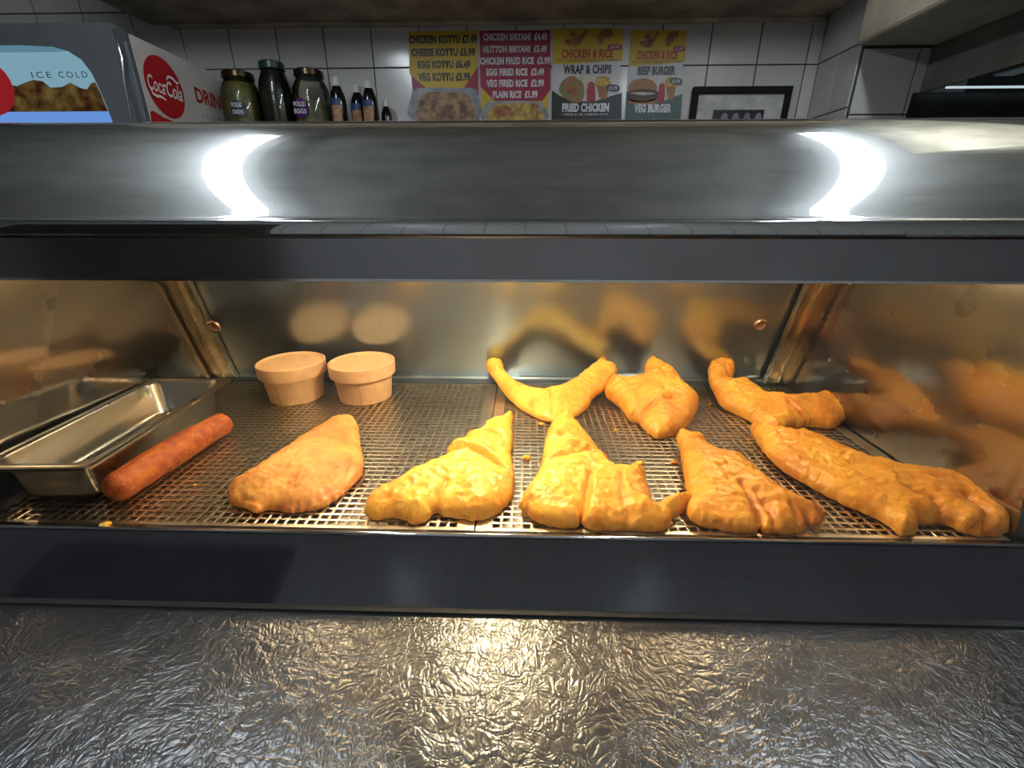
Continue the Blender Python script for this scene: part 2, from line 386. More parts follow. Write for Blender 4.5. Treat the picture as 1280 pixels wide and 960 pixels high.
# header housing with rounded corner
hz0, hz1, hx1 = 1.45, 1.942, -1.292
prof = [(-2.10, hz0), (hx1 - .02, hz0), (hx1, hz0 + .05), (hx1, 1.80), (hx1 + .004, 1.87), (hx1 + .010, hz1 - .01), (hx1 - .005, hz1), (-2.10, hz1)]
bm = bmesh.new(); Y0, Y1 = 1.66, 1.70
a = [bm.verts.new((x, Y0 + (.02 if 0 < i < 7 and i > 1 and i < 6 else 0), z)) for i, (x, z) in enumerate(prof)]; c = [bm.verts.new((x, Y1, z)) for x, z in prof]
a = a
for v in a: v.co.y = Y0
bm.faces.new(a); bm.faces.new(c[::-1])
for i in range(8): bm.faces.new((a[i], c[i], c[(i + 1) % 8], a[(i + 1) % 8]))
from_bm('header_housing', bm, GREY_PL, cl)
box('door_frame', (-1.315, SX - .002, 1.68, 1.705, .1, 1.90), GREY_PL, cl, bev=.003)
LB = emission('lit_pale_blue', (.19, .34, .42), 1.0); LBD = emission('lit_teal', (.12, .27, .35), .8)
HP = 1.66
hdr = [(-2.06, 1.885), (-1.60, 1.885), (-1.50, 1.880), (-1.455, 1.868), (-1.42, 1.845), (-1.400, 1.81), (-1.388, 1.76), (-1.380, 1.7035), (-2.06, 1.7035)]
flat('lit_panel', hdr, LB, cl, HP, 1)
flat('lit_panel_top_shade', [(-2.06, 1.885), (-1.60, 1.885), (-1.50, 1.880), (-1.46, 1.869), (-1.50, 1.866), (-2.06, 1.868)], LBD, cl, HP, 2)
amb = [(-2.0, 1.7035), (-2.0, 1.79), (-1.80, 1.79), (-1.70, 1.782), (-1.66, 1.775), (-1.63, 1.785), (-1.60, 1.792), (-1.57, 1.788), (-1.55, 1.77), (-1.51, 1.772), (-1.48, 1.784), (-1.45, 1.768), (-1.43, 1.765), (-1.41, 1.782), (-1.396, 1.785), (-1.388, 1.75), (-1.382, 1.7035)]
m, nt, b = nodes('lit_amber'); N = nt.nodes; L = nt.links; N.remove(b)
tc = N.new('ShaderNodeTexCoord'); nz = N.new('ShaderNodeTexNoise'); nz.inputs['Scale'].default_value = 26; nz.inputs['Detail'].default_value = 4; L.new(tc.outputs['Object'], nz.inputs['Vector'])
cr = N.new('ShaderNodeValToRGB'); cr.color_ramp.elements[0].color = (.045, .012, .006, 1); cr.color_ramp.elements[0].position = .36; cr.color_ramp.elements[1].color = (.20, .14, .04, 1); cr.color_ramp.elements[1].position = .74
L.new(nz.outputs[0], cr.inputs[0]); e = N.new('ShaderNodeEmission'); L.new(cr.outputs[0], e.inputs[0]); L.new(e.outputs[0], N['Material Output'].inputs[0]); e.inputs[1].default_value = .65
flat('lit_cola_picture', amb, m, cl, HP, 2)
flat('lit_red_disc', ellipse(-1.775, 1.775, .10, .085), emission('lit_red', (.30, .015, .02), .8), cl, HP, 3)
for w_, a_, b_ in (('ICE', -1.60, -1.535), ('COLD', -1.510, -1.415)): lettering(w_, a_, b_, 1.797, 1.814, mat('print_slate', (.02, .05, .07), .5), cl, HP, 3, bold=.0, spacing=1.4)
flat('lit_blue_strip', [(-2.06, 1.55), (-2.06, 1.7025), (-1.380, 1.7025), (-1.372, 1.63), (-1.372, 1.55)], emission('lit_blue', (.14, .30, .72), .95), cl, HP, 2)
bm = bmesh.new(); tube(bm, [(-1.288, 1.659, 1.925), (-1.284, 1.656, 1.85), (-1.296, 1.653, 1.78), (-1.306, 1.656, 1.70), (-1.310, 1.656, 1.5)], [.003, .005, .005, .003, .002], 8); from_bm('edge_trim', bm, CHROME, cl, True)

# ------------------------------------------------------------------ shelf with jars and bottles
SH_Z = 1.665
sh = box('wall_shelf', (-1.26, .35, 1.98, 2.192, SH_Z - .025, SH_Z), steel('shelf_steel', (.4, .4, .4), .3)); tag(sh, 'long steel shelf on the tiled back wall carrying jars and bottles, hidden behind the hood', 'shelf')
def jar(x, y, r, h, lid_mat, content_mat, label, fill, lab=None):
    t = empty('pickle_jar', (x, y, SH_Z), label, 'jar', 'jars on the wall shelf')
    pr = [(0, 0), (r * .88, 0), (r * .97, .012), (r, .03), (r, h * .62), (r * .94, h * .74), (r * .78, h * .84), (r * .68, h * .88), (r * .66, h * .93), (0, h * .93)]
    lathe_obj('glass_body', pr, (x, y, SH_Z), JAR_GLASS, t)
    k = .95
    pc = [(0, .005), (r * .86, .005)] + [(rr * k, zz) for rr, zz in pr[2:] if zz < h * fill] + [(r * k * (.97 if fill < .7 else .72), h * fill), (0, h * fill)]
    lathe_obj('contents', pc, (x, y, SH_Z), content_mat, t)
    rl = r * .76
    lathe_obj('lid', [(0, h), (rl * .9, h), (rl, h * .985), (rl * 1.02, h * .91), (rl * .98, h * .90), (0, h * .90)], (x, y, SH_Z), lid_mat, t, angle=30)
    if lab:
        mcol, dx, rr, txt = lab
        bm = bmesh.new(); n = 28; zc = SH_Z + h * .44
        ring = []
        for kk in range(n):
            a = 2 * math.pi * kk / n; xx = dx + rr * math.cos(a); zz = zc + rr * math.sin(a)
            ring.append(bm.verts.new((x + xx, y - math.sqrt(max((r + .0012) ** 2 - xx ** 2, 0)), zz)))
        cc = bm.verts.new((x + dx, y - math.sqrt((r + .0012) ** 2 - dx ** 2), zc))
        for kk in range(n): bm.faces.new((cc, ring[kk], ring[(kk + 1) % n]))
        from_bm('round_label', bm, mcol, t)
        for j, w in enumerate(txt):
            lettering(w, x + dx - rr * .72, x + dx + rr * .72, zc + .004 - j * .024, zc + .020 - j * .024, WHITE_INK, t, y - r - .0016, 1, bold=.01)
    return t
BRASS = mat('jar_lid_brass', (.07, .05, .025), .25, metal=.9)
GREEN_L = mat('jar_lid_green', (.010, .035, .028), .35)
OLIVE = mat('pickled_olive', (.20, .17, .05), .4, nscale=35, color2=(.09, .08, .025))
DARKC = mat('pickled_dark', (.014, .012, .008), .3, nscale=30)
PALEC = mat('pickled_pale', (.22, .20, .11), .4, nscale=25, color2=(.10, .09, .05))
jar(-1.158, 2.08, .078, .245, BRASS, OLIVE, 'jar of pale green pickles with brass lid and navy round label, nearest the cooler', .84, (mat('navy_label', (.01, .02, .045), .4), .018, .030, ('PICKLED', 'ONIONS')))
jar(-1.012, 2.075, .062, .277, GREEN_L, DARKC, 'tall dark jar with green lid, middle of the three jars', .88)
jar(-.870, 2.08, .073, .250, BRASS, PALEC, 'clear half-full jar with brass lid and purple round label', .55, (mat('purple_label', (.10, .015, .16), .4), -.022, .033, ('PICKLED', 'EGGS')))
CAPW = mat('cap_white', (.6, .6, .58), .4); SAUCE = mat('dark_sauce', (.006, .005, .008), .15, coat=.4)
LABB = mat('bottle_label_blue', (.02, .04, .14), .4); LABO = mat('bottle_label_orange', (.42, .22, .10), .5, nscale=60, color2=(.2, .08, .05))
def bottle(x, y, label, h=.20, r=.031, lab=True):
    t = empty('sauce_bottle', (x, y, SH_Z), label, 'bottle', 'dark sauce bottles beside the jars')
    lathe_obj('bottle_body', [(0, 0), (r * .9, 0), (r, .006), (r, h * .60), (r * .90, h * .72), (r * .56, h * .84), (r * .44, h * .88), (0, h * .88)], (x, y, SH_Z), SAUCE, t, 28)
    lathe_obj('cap', [(r * .56, h * .86), (r * .56, h * .975), (r * .46, h), (0, h)], (x, y, SH_Z), CAPW, t, 24)
    if lab:
        for (z0, z1, mm, nm) in ((.55, .66, LABB, 'label_upper'), (.30, .55, LABO, 'label_lower')):
            bm = bmesh.new(); rows = []
            for zz in (z0 * h, z1 * h):
                rows.append([bm.verts.new((x + (r + .0008) * math.sin(a), y - (r + .0008) * math.cos(a), SH_Z + zz)) for a in np.linspace(-.75, .6, 14)])
            for q in range(13): bm.faces.new((rows[0][q], rows[0][q + 1], rows[1][q + 1], rows[1][q]))
            from_bm(nm, bm, mm, t, True)
    return t
bottle(-.756, 2.06, 'dark sauce bottle with white cap, nearest the jars', .222)
bottle(-.690, 2.10, 'dark sauce bottle with white cap, second from the jars', .205)
bottle(-.626, 2.05, 'dark sauce bottle with white cap, nearest the yellow menu poster', .210)
bottle(-.585, 2.13, 'capless dark bottle mostly hidden behind the last sauce bottle', .155, .022, False)

# ------------------------------------------------------------------ menu posters
PY = 2.190
PAPER = mat('poster_paper', (.50, .48, .48), .45, nscale=8, noise_amt=.04)
YEL = mat('poster_yellow', (.52, .33, .012), .45, nscale=8, noise_amt=.04)
MAR = mat('poster_maroon', (.26, .008, .035), .45, nscale=8, noise_amt=.04)
BLK = mat('poster_black', (.012, .012, .014), .4)
GRN = mat('poster_green', (.02, .07, .06), .4)
INKW = mat('poster_white_ink', (.62, .60, .60), .45)
INKR = mat('poster_red_ink', (.36, .02, .012), .45)
FOIL = mat('poster_foil_picture', (.30, .30, .32), .45, nscale=24, color2=(.17, .17, .18))
FOODB = mat('poster_kottu_picture', (.34, .20, .09), .5, nscale=40, color2=(.08, .035, .02))
FOODY = mat('poster_biryani_picture', (.48, .34, .06), .5, nscale=34, color2=(.20, .08, .03))
CHK = mat('poster_chicken_picture', (.34, .13, .035), .5, nscale=50, color2=(.17, .05, .015))
SALAD = mat('poster_salad_picture', (.12, .17, .03), .5, nscale=60, color2=(.35, .10, .06))
WRAPC = mat('poster_wrap_picture', (.50, .45, .36), .5, nscale=40)
CANR = mat('poster_can_picture', (.35, .03, .04), .5)
FRY = mat('poster_fries_picture', (.55, .36, .08), .5, nscale=70, color2=(.30, .16, .03))
BUN = mat('poster_bun_picture', (.32, .14, .05), .5, nscale=60)
PATTY = mat('poster_patty_picture', (.07, .03, .02), .5, nscale=60)
def W(px): return wall_pts(px, PY)
def wbox(u0, v0, u1, v1):
    a = at(u0, v0, y=PY); c = at(u1, v1, y=PY); m_ = at((u0 + u1) / 2, (v0 + v1) / 2, y=PY)
    return a.x, c.x, c.z, a.z
def poster(u0, u1, vt, label, low=1.655):
    a = at(u0, vt, y=PY); b_ = at(u1, vt, y=PY); z1 = (a.z + b_.z) / 2
    root = empty('menu_poster', ((a.x + b_.x) / 2, PY, low), label, 'poster', 'menu posters on the tiled wall')
    flat('sheet', [(a.x, low), (b_.x, low), (b_.x, z1), (a.x, z1)], PAPER, root, PY + .002, 1, th=.0012)
    return root, a.x, b_.x, z1
def put_text(root, text, u0, v0, u1, v1, ink, bold=.03, layer=4, name='lettering'):
    a = at(u0, v0, y=PY); c = at(u1, v1, y=PY)
    # keep true horizontals: z from the centre of the line
    zc = at((u0 + u1) / 2, (v0 + v1) / 2, y=PY).z; hh = (a.z - at(u0, v1, y=PY).z) / 2
    x0 = at(u0, (v0 + v1) / 2, y=PY).x; x1 = at(u1, (v0 + v1) / 2, y=PY).x
    return lettering(text, x0, x1, zc - hh, zc + hh, ink, root, PY, layer, bold=bold * (1.2 if '&' in text else 1.75), name=name, spacing=1.04 + bold)

# poster 1: kottu
r, x0, x1, z1 = poster(510, 597, 38.5, 'yellow menu poster listing kottu prices above a foil tray of noodles')
flat('background_maroon', [(x0 + .004, 1.66), (x1 - .002, 1.66), (x1 - .002, z1 - .003), (x0 + .003, z1 - .003)], MAR, r, PY, 1)
flat('background_yellow', W([(511, 39.5), (597, 38.5), (597, 84), (580, 110), (532, 110), (512, 92)]), YEL, r, PY, 2)
for t, b4 in (('CHICKEN KOTTU £7.49', (511, 44, 596, 55)), ('CHEESE KOTTU £6.99', (514, 60, 594, 71)), ('EGG KOTTU £6.49', (522, 75.5, 588, 86)), ('VEG KOTTU £5.99', (523, 91, 588, 102))):
    put_text(r, t, *b4, BLK, bold=.035)
flat('tray_picture', smooth_loop(W([(515, 150), (515, 118), (521, 111), (535, 110), (578, 110), (592, 111), (597, 117), (597, 150)]), 3), FOIL, r, PY, 3)
flat('noodle_picture', smooth_loop(W([(524, 150), (525, 124), (532, 117), (550, 115), (575, 116), (586, 120), (590, 130), (590, 150)]), 3), FOODB, r, PY, 4)
# poster 2: biryani
r, x0, x1, z1 = poster(598.5, 689, 37, 'maroon menu poster listing biryani and rice prices, between two yellow-topped posters')
flat('background_yellow', [(x0 + .003, 1.66), (x1 - .004, 1.66), (x1 - .003, z1 - .003), (x0 + .003, z1 - .003)], YEL, r, PY, 1)
flat('background_maroon', W([(599.5, 38.5), (688, 37.5), (688, 112), (678, 126), (618, 126), (600.5, 108)]), MAR, r, PY, 2)
for t, b4 in (('CHICKEN BIRYANI  £4.49', (604, 41.5, 684, 51)), ('MUTTON BIRYANI  £5.49', (604, 57, 683.5, 66)), ('CHICKEN FIRED RICE  £3.99', (600, 71.5, 687.5, 81)), ('EGG FIRED RICE  £3.49', (608, 85.5, 680, 95)), ('VEG FIRED RICE  £2.99', (608, 99.5, 680, 109)), ('PLAIN RICE  £1.99', (616, 113.5, 672, 123))):
    put_text(r, t, *b4, INKW, bold=.03)
flat('tray_picture', smooth_loop(W([(606, 152), (607, 132), (614, 127), (640, 126), (672, 127), (680, 132), (681, 152)]), 3), FOIL, r, PY, 3)
flat('rice_picture', smooth_loop(W([(612, 152), (613, 136), (622, 130), (648, 129), (670, 130), (676, 138), (676, 152)]), 3), FOODY, r, PY, 4)
flat('chicken_picture', smooth_loop(W([(616, 143), (620, 134), (632, 132), (640, 138), (632, 146)]), 3), CHK, r, PY, 5)
# posters 3 and 4
def meal_poster(u0, u1, vt, s, label, mid, foot, sx, lowcol):
    r, x0, x1, z1 = poster(u0, u1, vt, label)
    w = (u1 - u0)
    def X(f): return u0 + f * w
    def V(v): return vt + (v - 35) * s
    def drift(v): return (v - vt) * sx
    def Q(pts): return W([(X(f) + drift(V(v)), V(v)) for f, v in pts])
    flat('background_yellow', Q([(.0, 35.5), (1, 35.2), (1, 75), (.5, 79), (0, 80.5)]), YEL, r, PY, 1)
    flat('drumstick_picture', smooth_loop(Q([(.16, 51), (.22, 56), (.36, 57.5), (.42, 50), (.50, 40), (.47, 36.5), (.40, 43), (.30, 48), (.20, 49)]), 3), CHK, r, PY, 3)
    flat('nugget_picture', smooth_loop(Q([(.24, 44), (.28, 39), (.35, 41), (.33, 46), (.27, 47)]), 3), CHK, r, PY, 3)
    flat('chicken_wing_picture', smooth_loop(Q([(.63, 53), (.66, 41), (.75, 36), (.84, 38), (.84, 45), (.77, 48), (.70, 55)]), 3), CHK, r, PY, 3)
    flat('price_badge', smooth_loop(Q([(.80, 56), (.96, 56), (.97, 62), (.80, 61)]), 3), MAR, r, PY, 4)
    def T(t, f0, v0, f1, v1, ink, bold=.03, layer=5):
        d = drift(V((v0 + v1) / 2)); put_text(r, t, X(f0) + d, V(v0), X(f1) + d, V(v1), ink, bold, layer)
    T('£5.99', .82, 57, .95, 60.8, INKW, .01)
    T('CHICKEN & RICE', .13, 61.5, .86, 73, INKR, .035)
    T('RICE, 1 CHICKEN PIECE & 2 HOT WINGS', .06, 74.3, .94, 77, BLK, .01)
    T(mid, .16, 81, .84, 92.5, BLK, .035)
    flat('background_foot', Q([(0, 113), (.12, 120), (.3, 126), (.6, 127), (.85, 120), (1, 116), (1, 160), (0, 160)]), lowcol, r, PY, 1)
    if foot == 'FRIED CHICKEN':
        flat('salad_picture', smooth_loop(Q([(.10, 112), (.16, 100), (.30, 95), (.44, 104), (.46, 120), (.40, 128), (.25, 126), (.15, 120)]), 3), SALAD, r, PY, 3)
        flat('wrap_picture', smooth_loop(Q([(.34, 97), (.55, 92), (.60, 100), (.54, 118), (.47, 116), (.44, 103)]), 3), WRAPC, r, PY, 4)
        flat('nugget_picture', smooth_loop(Q([(.22, 115), (.25, 109), (.34, 109), (.38, 116), (.30, 119)]), 3), CHK, r, PY, 5)
        flat('nugget_picture', smooth_loop(Q([(.15, 108), (.19, 104), (.24, 107), (.21, 112)]), 3), BUN, r, PY, 5)
        flat('badge_low', smooth_loop(Q([(.79, 106), (.95, 107), (.95, 114), (.79, 113)]), 3), BLK, r, PY, 6)
        T('£5.99', .81, 108, .93, 112.6, INKW, .01, 7)
        cs = 0
    else:
        flat('burger_bun_picture', smooth_loop(Q([(.03, 112), (.06, 101), (.2, 97), (.36, 97), (.5, 103), (.53, 112), (.3, 114)]), 3), BUN, r, PY, 3)
        flat('burger_filling_picture', smooth_loop(Q([(.02, 113), (.3, 110), (.55, 113), (.54, 123), (.3, 127), (.05, 124)]), 3), PATTY, r, PY, 4)
        flat('burger_cheese_picture', smooth_loop(Q([(.05, 115), (.3, 114), (.52, 115.5), (.3, 118)]), 3), WRAPC, r, PY, 5)
        flat('burger_base_picture', smooth_loop(Q([(.05, 123), (.3, 126), (.54, 122), (.52, 129), (.3, 131), (.08, 129)]), 3), BUN, r, PY, 4)
        flat('badge_low', smooth_loop(Q([(.76, 96), (.95, 97), (.96, 104.5), (.77, 103)]), 3), BLK, r, PY, 6)
        T('£5.99', .79, 98, .93, 102.6, INKW, .01, 7)
        cs = .06
    flat('drink_can_picture', smooth_loop(Q([(.50 + cs, 126), (.51 + cs, 105), (.60 + cs, 104), (.62 + cs, 126), (.55 + cs, 128)]), 2), CANR, r, PY, 5)
    flat('fries_picture', smooth_loop(Q([(.62 + cs, 108), (.63 + cs, 97), (.72 + cs, 95), (.82 + cs, 98), (.82 + cs, 108), (.72 + cs, 111)]), 2), FRY, r, PY, 4)
    flat('fries_carton_picture', Q([(.64 + cs, 107), (.81 + cs, 108), (.78 + cs, 125), (.68 + cs, 122)]), BUN, r, PY, 5)
    T(foot, .15, 129, .82, 140, INKW, .035)
    if foot == 'FRIED CHICKEN': T('1 PIECE £1.49, 2 PIECES £2.49', .15, 142, .80, 144.6, INKW, .01)
meal_poster(691.5, 779, 35, 1.0, 'poster with chicken and rice, wrap and chips, and fried chicken on black foot', 'WRAP & CHIPS', 'FRIED CHICKEN', -.02, BLK)
meal_poster(789.5, 859, 37.5, .985, 'narrow poster with chicken and rice, beef burger and veg burger on green foot', 'BEEF BURGER', 'VEG BURGER', -.075, GRN)

# framed picture
FX0, FX1, FZ = .690, 1.092, 1.872
fr = empty('picture_frame', ((FX0 + FX1) / 2, 2.17, 1.55), 'black framed picture with cream mount, hanging right of the posters', 'picture frame')
FRM = mat('frame_black', (.008, .008, .008), .7, spec=.2)
box('frame_bar', (FX0, FX1, 2.168, 2.192, FZ - .024, FZ), FRM, fr, bev=.002)
box('frame_bar', (FX0, FX1, 2.168, 2.192, FZ - .33, FZ - .306), FRM, fr, bev=.002)
box('frame_bar', (FX0, FX0 + .024, 2.169, 2.192, FZ - .305, FZ - .025), FRM, fr, bev=.002)
box('frame_bar', (FX1 - .024, FX1, 2.169, 2.192, FZ - .305, FZ - .025), FRM, fr, bev=.002)
box('mount', (FX0 + .02, FX1 - .02, 2.182, 2.190, FZ - .31, FZ - .02), mat('mount_cream', (.50, .49, .43), .6), fr)
flat('photo', [(FX0 + .095, FZ - .25), (FX1 - .095, FZ - .25), (FX1 - .095, FZ - .082), (FX0 + .095, FZ - .082)], mat('photo_dark', (.022, .020, .035), .3), fr, 2.182, 1)
for k in range(4):
    flat('photo_face', ellipse(FX0 + .145 + k * .047, FZ - .113, .014, .02, 16), mat('photo_pale', (.25, .24, .25), .4), fr, 2.182, 2)

# ------------------------------------------------------------------ counter
CT = 1.023
ct = empty('serving_counter', (0, .45, 0), 'long serving counter with wrinkled black leather-look top below the hot cabinet', 'counter')
m, nt, b = nodes('wrinkled_black_laminate'); N = nt.nodes; L = nt.links
b.inputs['Base Color'].default_value = (.014, .015, .017, 1); b.inputs['Roughness'].default_value = .28; b.inputs['Specular IOR Level'].default_value = 1.0; b.inputs['IOR'].default_value = 1.6
tc = N.new('ShaderNodeTexCoord')
ds = N.new('ShaderNodeTexNoise'); ds.inputs['Scale'].default_value = 14; ds.inputs['Detail'].default_value = 3; L.new(tc.outputs['Object'], ds.inputs['Vector'])
va = N.new('ShaderNodeVectorMath'); va.operation = 'MULTIPLY_ADD'; va.inputs[1].default_value = (.05, .05, .05); L.new(ds.outputs['Color'], va.inputs[0]); L.new(tc.outputs['Object'], va.inputs[2])
hs = []
for sc, st, w in ((1, (50, 95, 60), 1.0), (1, (115, 62, 60), .8), (1, (220, 250, 60), .2)):
    mp = N.new('ShaderNodeMapping'); mp.inputs['Scale'].default_value = st; L.new(va.outputs[0], mp.inputs['Vector'])
    nz = N.new('ShaderNodeTexNoise'); nz.inputs['Scale'].default_value = 1; nz.inputs['Detail'].default_value = 2; nz.inputs['Distortion'].default_value = .6; L.new(mp.outputs[0], nz.inputs['Vector'])
    s1 = N.new('ShaderNodeMath'); s1.operation = 'SUBTRACT'; s1.inputs[1].default_value = .5; L.new(nz.outputs[0], s1.inputs[0])
    s2 = N.new('ShaderNodeMath'); s2.operation = 'ABSOLUTE'; L.new(s1.outputs[0], s2.inputs[0])
    s3 = N.new('ShaderNodeMath'); s3.operation = 'POWER'; s3.inputs[1].default_value = .6; L.new(s2.outputs[0], s3.inputs[0])
    s4 = N.new('ShaderNodeMath'); s4.operation = 'MULTIPLY'; s4.inputs[1].default_value = w; L.new(s3.outputs[0], s4.inputs[0]); hs.append(s4)
a1 = N.new('ShaderNodeMath'); L.new(hs[0].outputs[0], a1.inputs[0]); L.new(hs[1].outputs[0], a1.inputs[1])
a2 = N.new('ShaderNodeMath'); L.new(a1.outputs[0], a2.inputs[0]); L.new(hs[2].outputs[0], a2.inputs[1])
bp = N.new('ShaderNodeBump'); bp.inputs['Strength'].default_value = .24; bp.inputs['Distance'].default_value = .0042; L.new(a2.outputs[0], bp.inputs['Height']); L.new(bp.outputs[0], b.inputs['Normal'])
LAM = m
box('counter_top', (-1.6, 1.6, .02, .92, CT - .04, CT), LAM, ct, bev=.006)
box('counter_body', (-1.57, 1.57, .07, .90, 0, CT - .04), mat('counter_body', (.05, .05, .05), .5), ct)

# ------------------------------------------------------------------ the heated display cabinet
DK = 1.08                                   # top of the perforated trays
SLX0, SLX1 = -.6173, .5115                  # inner faces of the side walls
BY, LEAN = .838, .0625 / .206               # foot of the rear doors, lean towards the customer
def back_y(z): return BY - (z - DK) * LEAN
cab = empty('heated_display_cabinet', ((SLX0 + SLX1) / 2, .6, CT), 'long stainless steel heated display cabinet with curved hood on the counter', 'display cabinet')
OX0, OX1 = SLX0 - .045, SLX1 + .045
# rolled canopy
HD = .035; R = .193; cy = .36 + HD + R * math.cos(math.radians(31)); cz = 1.3955 - R * math.sin(math.radians(31))
arc = [(cy - R * math.cos(math.radians(a)), cz + R * math.sin(math.radians(a))) for a in np.linspace(31, 90, 34)]
prof = [(y + HD, z) for y, z in [(.376, 1.3795), (.353, 1.3795), (.3515, 1.3812), (.3515, 1.3905), (.3522, 1.3918), (.354, 1.3923), (.3562, 1.3925), (.3580, 1.3932), (.3592, 1.3944)]] + arc + [(.84, arc[-1][1]), (.85, arc[-1][1] - .01), (.85, 1.3795)]
prism_x('canopy', prof, OX0 - .02, OX1 + .02, STEEL_HOOD, cab, 35)
prism_x('upper_fascia', [(.442, 1.3365), (.442, 1.3745), (.446, 1.3765), (.452, 1.3765), (.452, 1.3365)], OX0, OX1, STEEL_DARK, cab)
prism_x('glass_channel', [(.4422, 1.3338), (.4422, 1.3364), (.4518, 1.3364), (.4518, 1.3338)], SLX0, SLX1, CHROME, cab)
# front glass
g0, g1 = (.378, DK + .004), (.4450, 1.3337)
prism_x('front_glass', [g0, g1, (g1[0] + .0001, g1[1]), (g0[0] + .0001, g0[1])][:4], SLX0, SLX1, GLASS, cab)
# keep the pane one sheet: a single surface with the thin-glass material
gl = [o for o in cab.children if o.name == 'front_glass'][0]
bm = bmesh.new(); vv = [bm.verts.new(p) for p in ((SLX0, *g0), (SLX1, *g0), (SLX1, *g1), (SLX0, *g1))]; bm.faces.new(vv); me = bpy.data.meshes.new('front_glass'); bm.to_mesh(me); bm.free(); me.materials.append(GLASS); gl.data = me
# lower fascia, chrome lip, toe strip
prism_x('lower_fascia', [(.3725, DK + .001), (.333, CT + .003), (.333, CT), (.345, CT), (.384, DK - .004), (.384, DK + .001)], OX0, OX1, BLACK_GLOSS, cab)
bm = bmesh.new(); tube(bm, [(OX0, .3745, DK + .0026), (OX1, .3745, DK + .0026)], .0024, 10); from_bm('front_lip', bm, CHROME, cab, True)
box('seal_strip', (OX0, OX1, .327, .334, CT, CT + .0035), mat('rubber_black', (.006, .006, .006), .7), cab)
# body under the trays
box('base_pan', (SLX0, SLX1, .385, .835, CT + .002, DK - .012), STEEL_BASE, cab)
# side walls
def side(name, xa, xb):
    prof = [(.36, CT + .001), (.385, DK), (.4415, 1.336), (.4525, 1.379), (back_y(1.379) + .02, 1.379), (BY + .02, DK), (BY + .02, CT + .001)]
    return prism_x(name, prof, xa, xb, STEEL_SIDE, cab)
side('side_wall', OX0, SLX0); side('side_wall', SLX1, OX1)
# rear rail and doors
prism_x('rear_rail', [(BY - .022, DK - .01), (BY - .022, DK + .002), (BY - .004, DK + .004), (BY - .002, DK + .008), (BY + .012, DK + .008), (BY + .012, DK - .01)], SLX0, SLX1, STEEL_DOOR, cab)
def lean_panel(name, xa, xb, off, th, material, parent, za=DK + .006, zb=1.379):
    return prism_x(name, [(back_y(za) + off, za), (back_y(zb) + off, zb), (back_y(zb) + off + th, zb), (back_y(za) + off + th, za)], xa, xb, material, parent)
dl = lean_panel('rear_door', SLX0 + .001, -.008, 0, .004, STEEL_DOOR, cab)
dr = lean_panel('rear_door', -.012, SLX1 - .001, .007, .004, STEEL_DOOR, cab)
def finger_ring(u, v, off, parent):
    # centre on the leaning door plane
    d = at(u, v, y=1.0) - Vector((0, 0, CAM_Z)); t = .8
    for _ in range(30):
        z = CAM_Z + d.z * t; t = (back_y(z) + off) / d.y
    c = Vector((0, 0, CAM_Z)) + d * t
    n = Vector((0, -1, -LEAN)).normalized(); up = Vector((0, -LEAN, 1)).normalized(); rt = Vector((1, 0, 0))
    bm = bmesh.new()
    prof = [(.0, .0010), (.0065, .0010), (.0075, .0035), (.0095, .0045), (.0112, .0035), (.0122, .0002)]
    rings = []
    for r_, h_ in prof:
        rings.append([bm.verts.new(c + n * h_ + (rt * math.cos(a) + up * math.sin(a)) * r_) for a in [2 * math.pi * k / 28 for k in range(28)]] if r_ > 0 else [bm.verts.new(c + n * h_)])
    for k in range(28): bm.faces.new((rings[0][0], rings[1][k], rings[1][(k + 1) % 28]))
    for A, B in zip(rings[1:], rings[2:]):
        for k in range(28): bm.faces.new((A[k], B[k], B[(k + 1) % 28], A[(k + 1) % 28]))
    return from_bm('finger_pull', bm, steel('copper_ring', (.45, .30, .22), .2, .4), parent, True)
finger_ring(268, 408, -.012, dl); finger_ring(950, 406, .007, dr)
# corner posts: folded angles standing in front of the doors, leaning with them
def post(xa, xb, sgn):
    za, zb = DK + .004, 1.379
    o1 = prism_x('corner_post', [(back_y(za) - .010, za), (back_y(zb) - .010, zb), (back_y(zb) - .002, zb), (back_y(za) - .002, za)], xa, xb, STEEL_POST, cab)
    xm = xa + (xb - xa) * (.5 if sgn > 0 else .4)
    prism_x('post_flange', [(back_y(za) - .016, za), (back_y(zb) - .016, zb), (back_y(zb) - .0102, zb), (back_y(za) - .0102, za)], xm, xm + .0035, CHROME, o1)
    e = xb - .003 if sgn < 0 else xa
    prism_x('post_edge', [(back_y(za) - .0135, za), (back_y(zb) - .0135, zb), (back_y(zb) - .0102, zb), (back_y(za) - .0102, za)], e, e + .003, CHROME, o1)
post(SLX0, SLX0 + .037, -1); post(SLX1 - .040, SLX1, 1)
# heat lamps under the canopy
HL = emission('heat_lamp_glow', (1.0, .77, .46), HEAT_E * 1.15); HLW = emission('heat_lamp_glow_weak', (1.0, .70, .38), HEAT_E * .30)
for (hx, hy, ln, mm) in ((-.045, .565, .045, HL), (-.36, .64, .045, HLW), (.32, .66, .05, HLW)):
    lp = box('lamp_reflector', (hx - ln - .02, hx + ln + .02, hy - .03, hy + .03, 1.371, 1.3793), CHROME, cab)
    bm = bmesh.new(); tube(bm, [(hx - ln, hy, 1.358), (hx + ln, hy, 1.358)], .006, 10); from_bm('heat_lamp_bulb', bm, mm, lp, True)
    for s in (-1, 1): box('lamp_holder', (hx + s * (ln + .006) - .005, hx + s * (ln + .006) + .005, hy - .005, hy + .005, 1.352, 1.373), mat('ceramic', (.6, .58, .52), .6), lp)
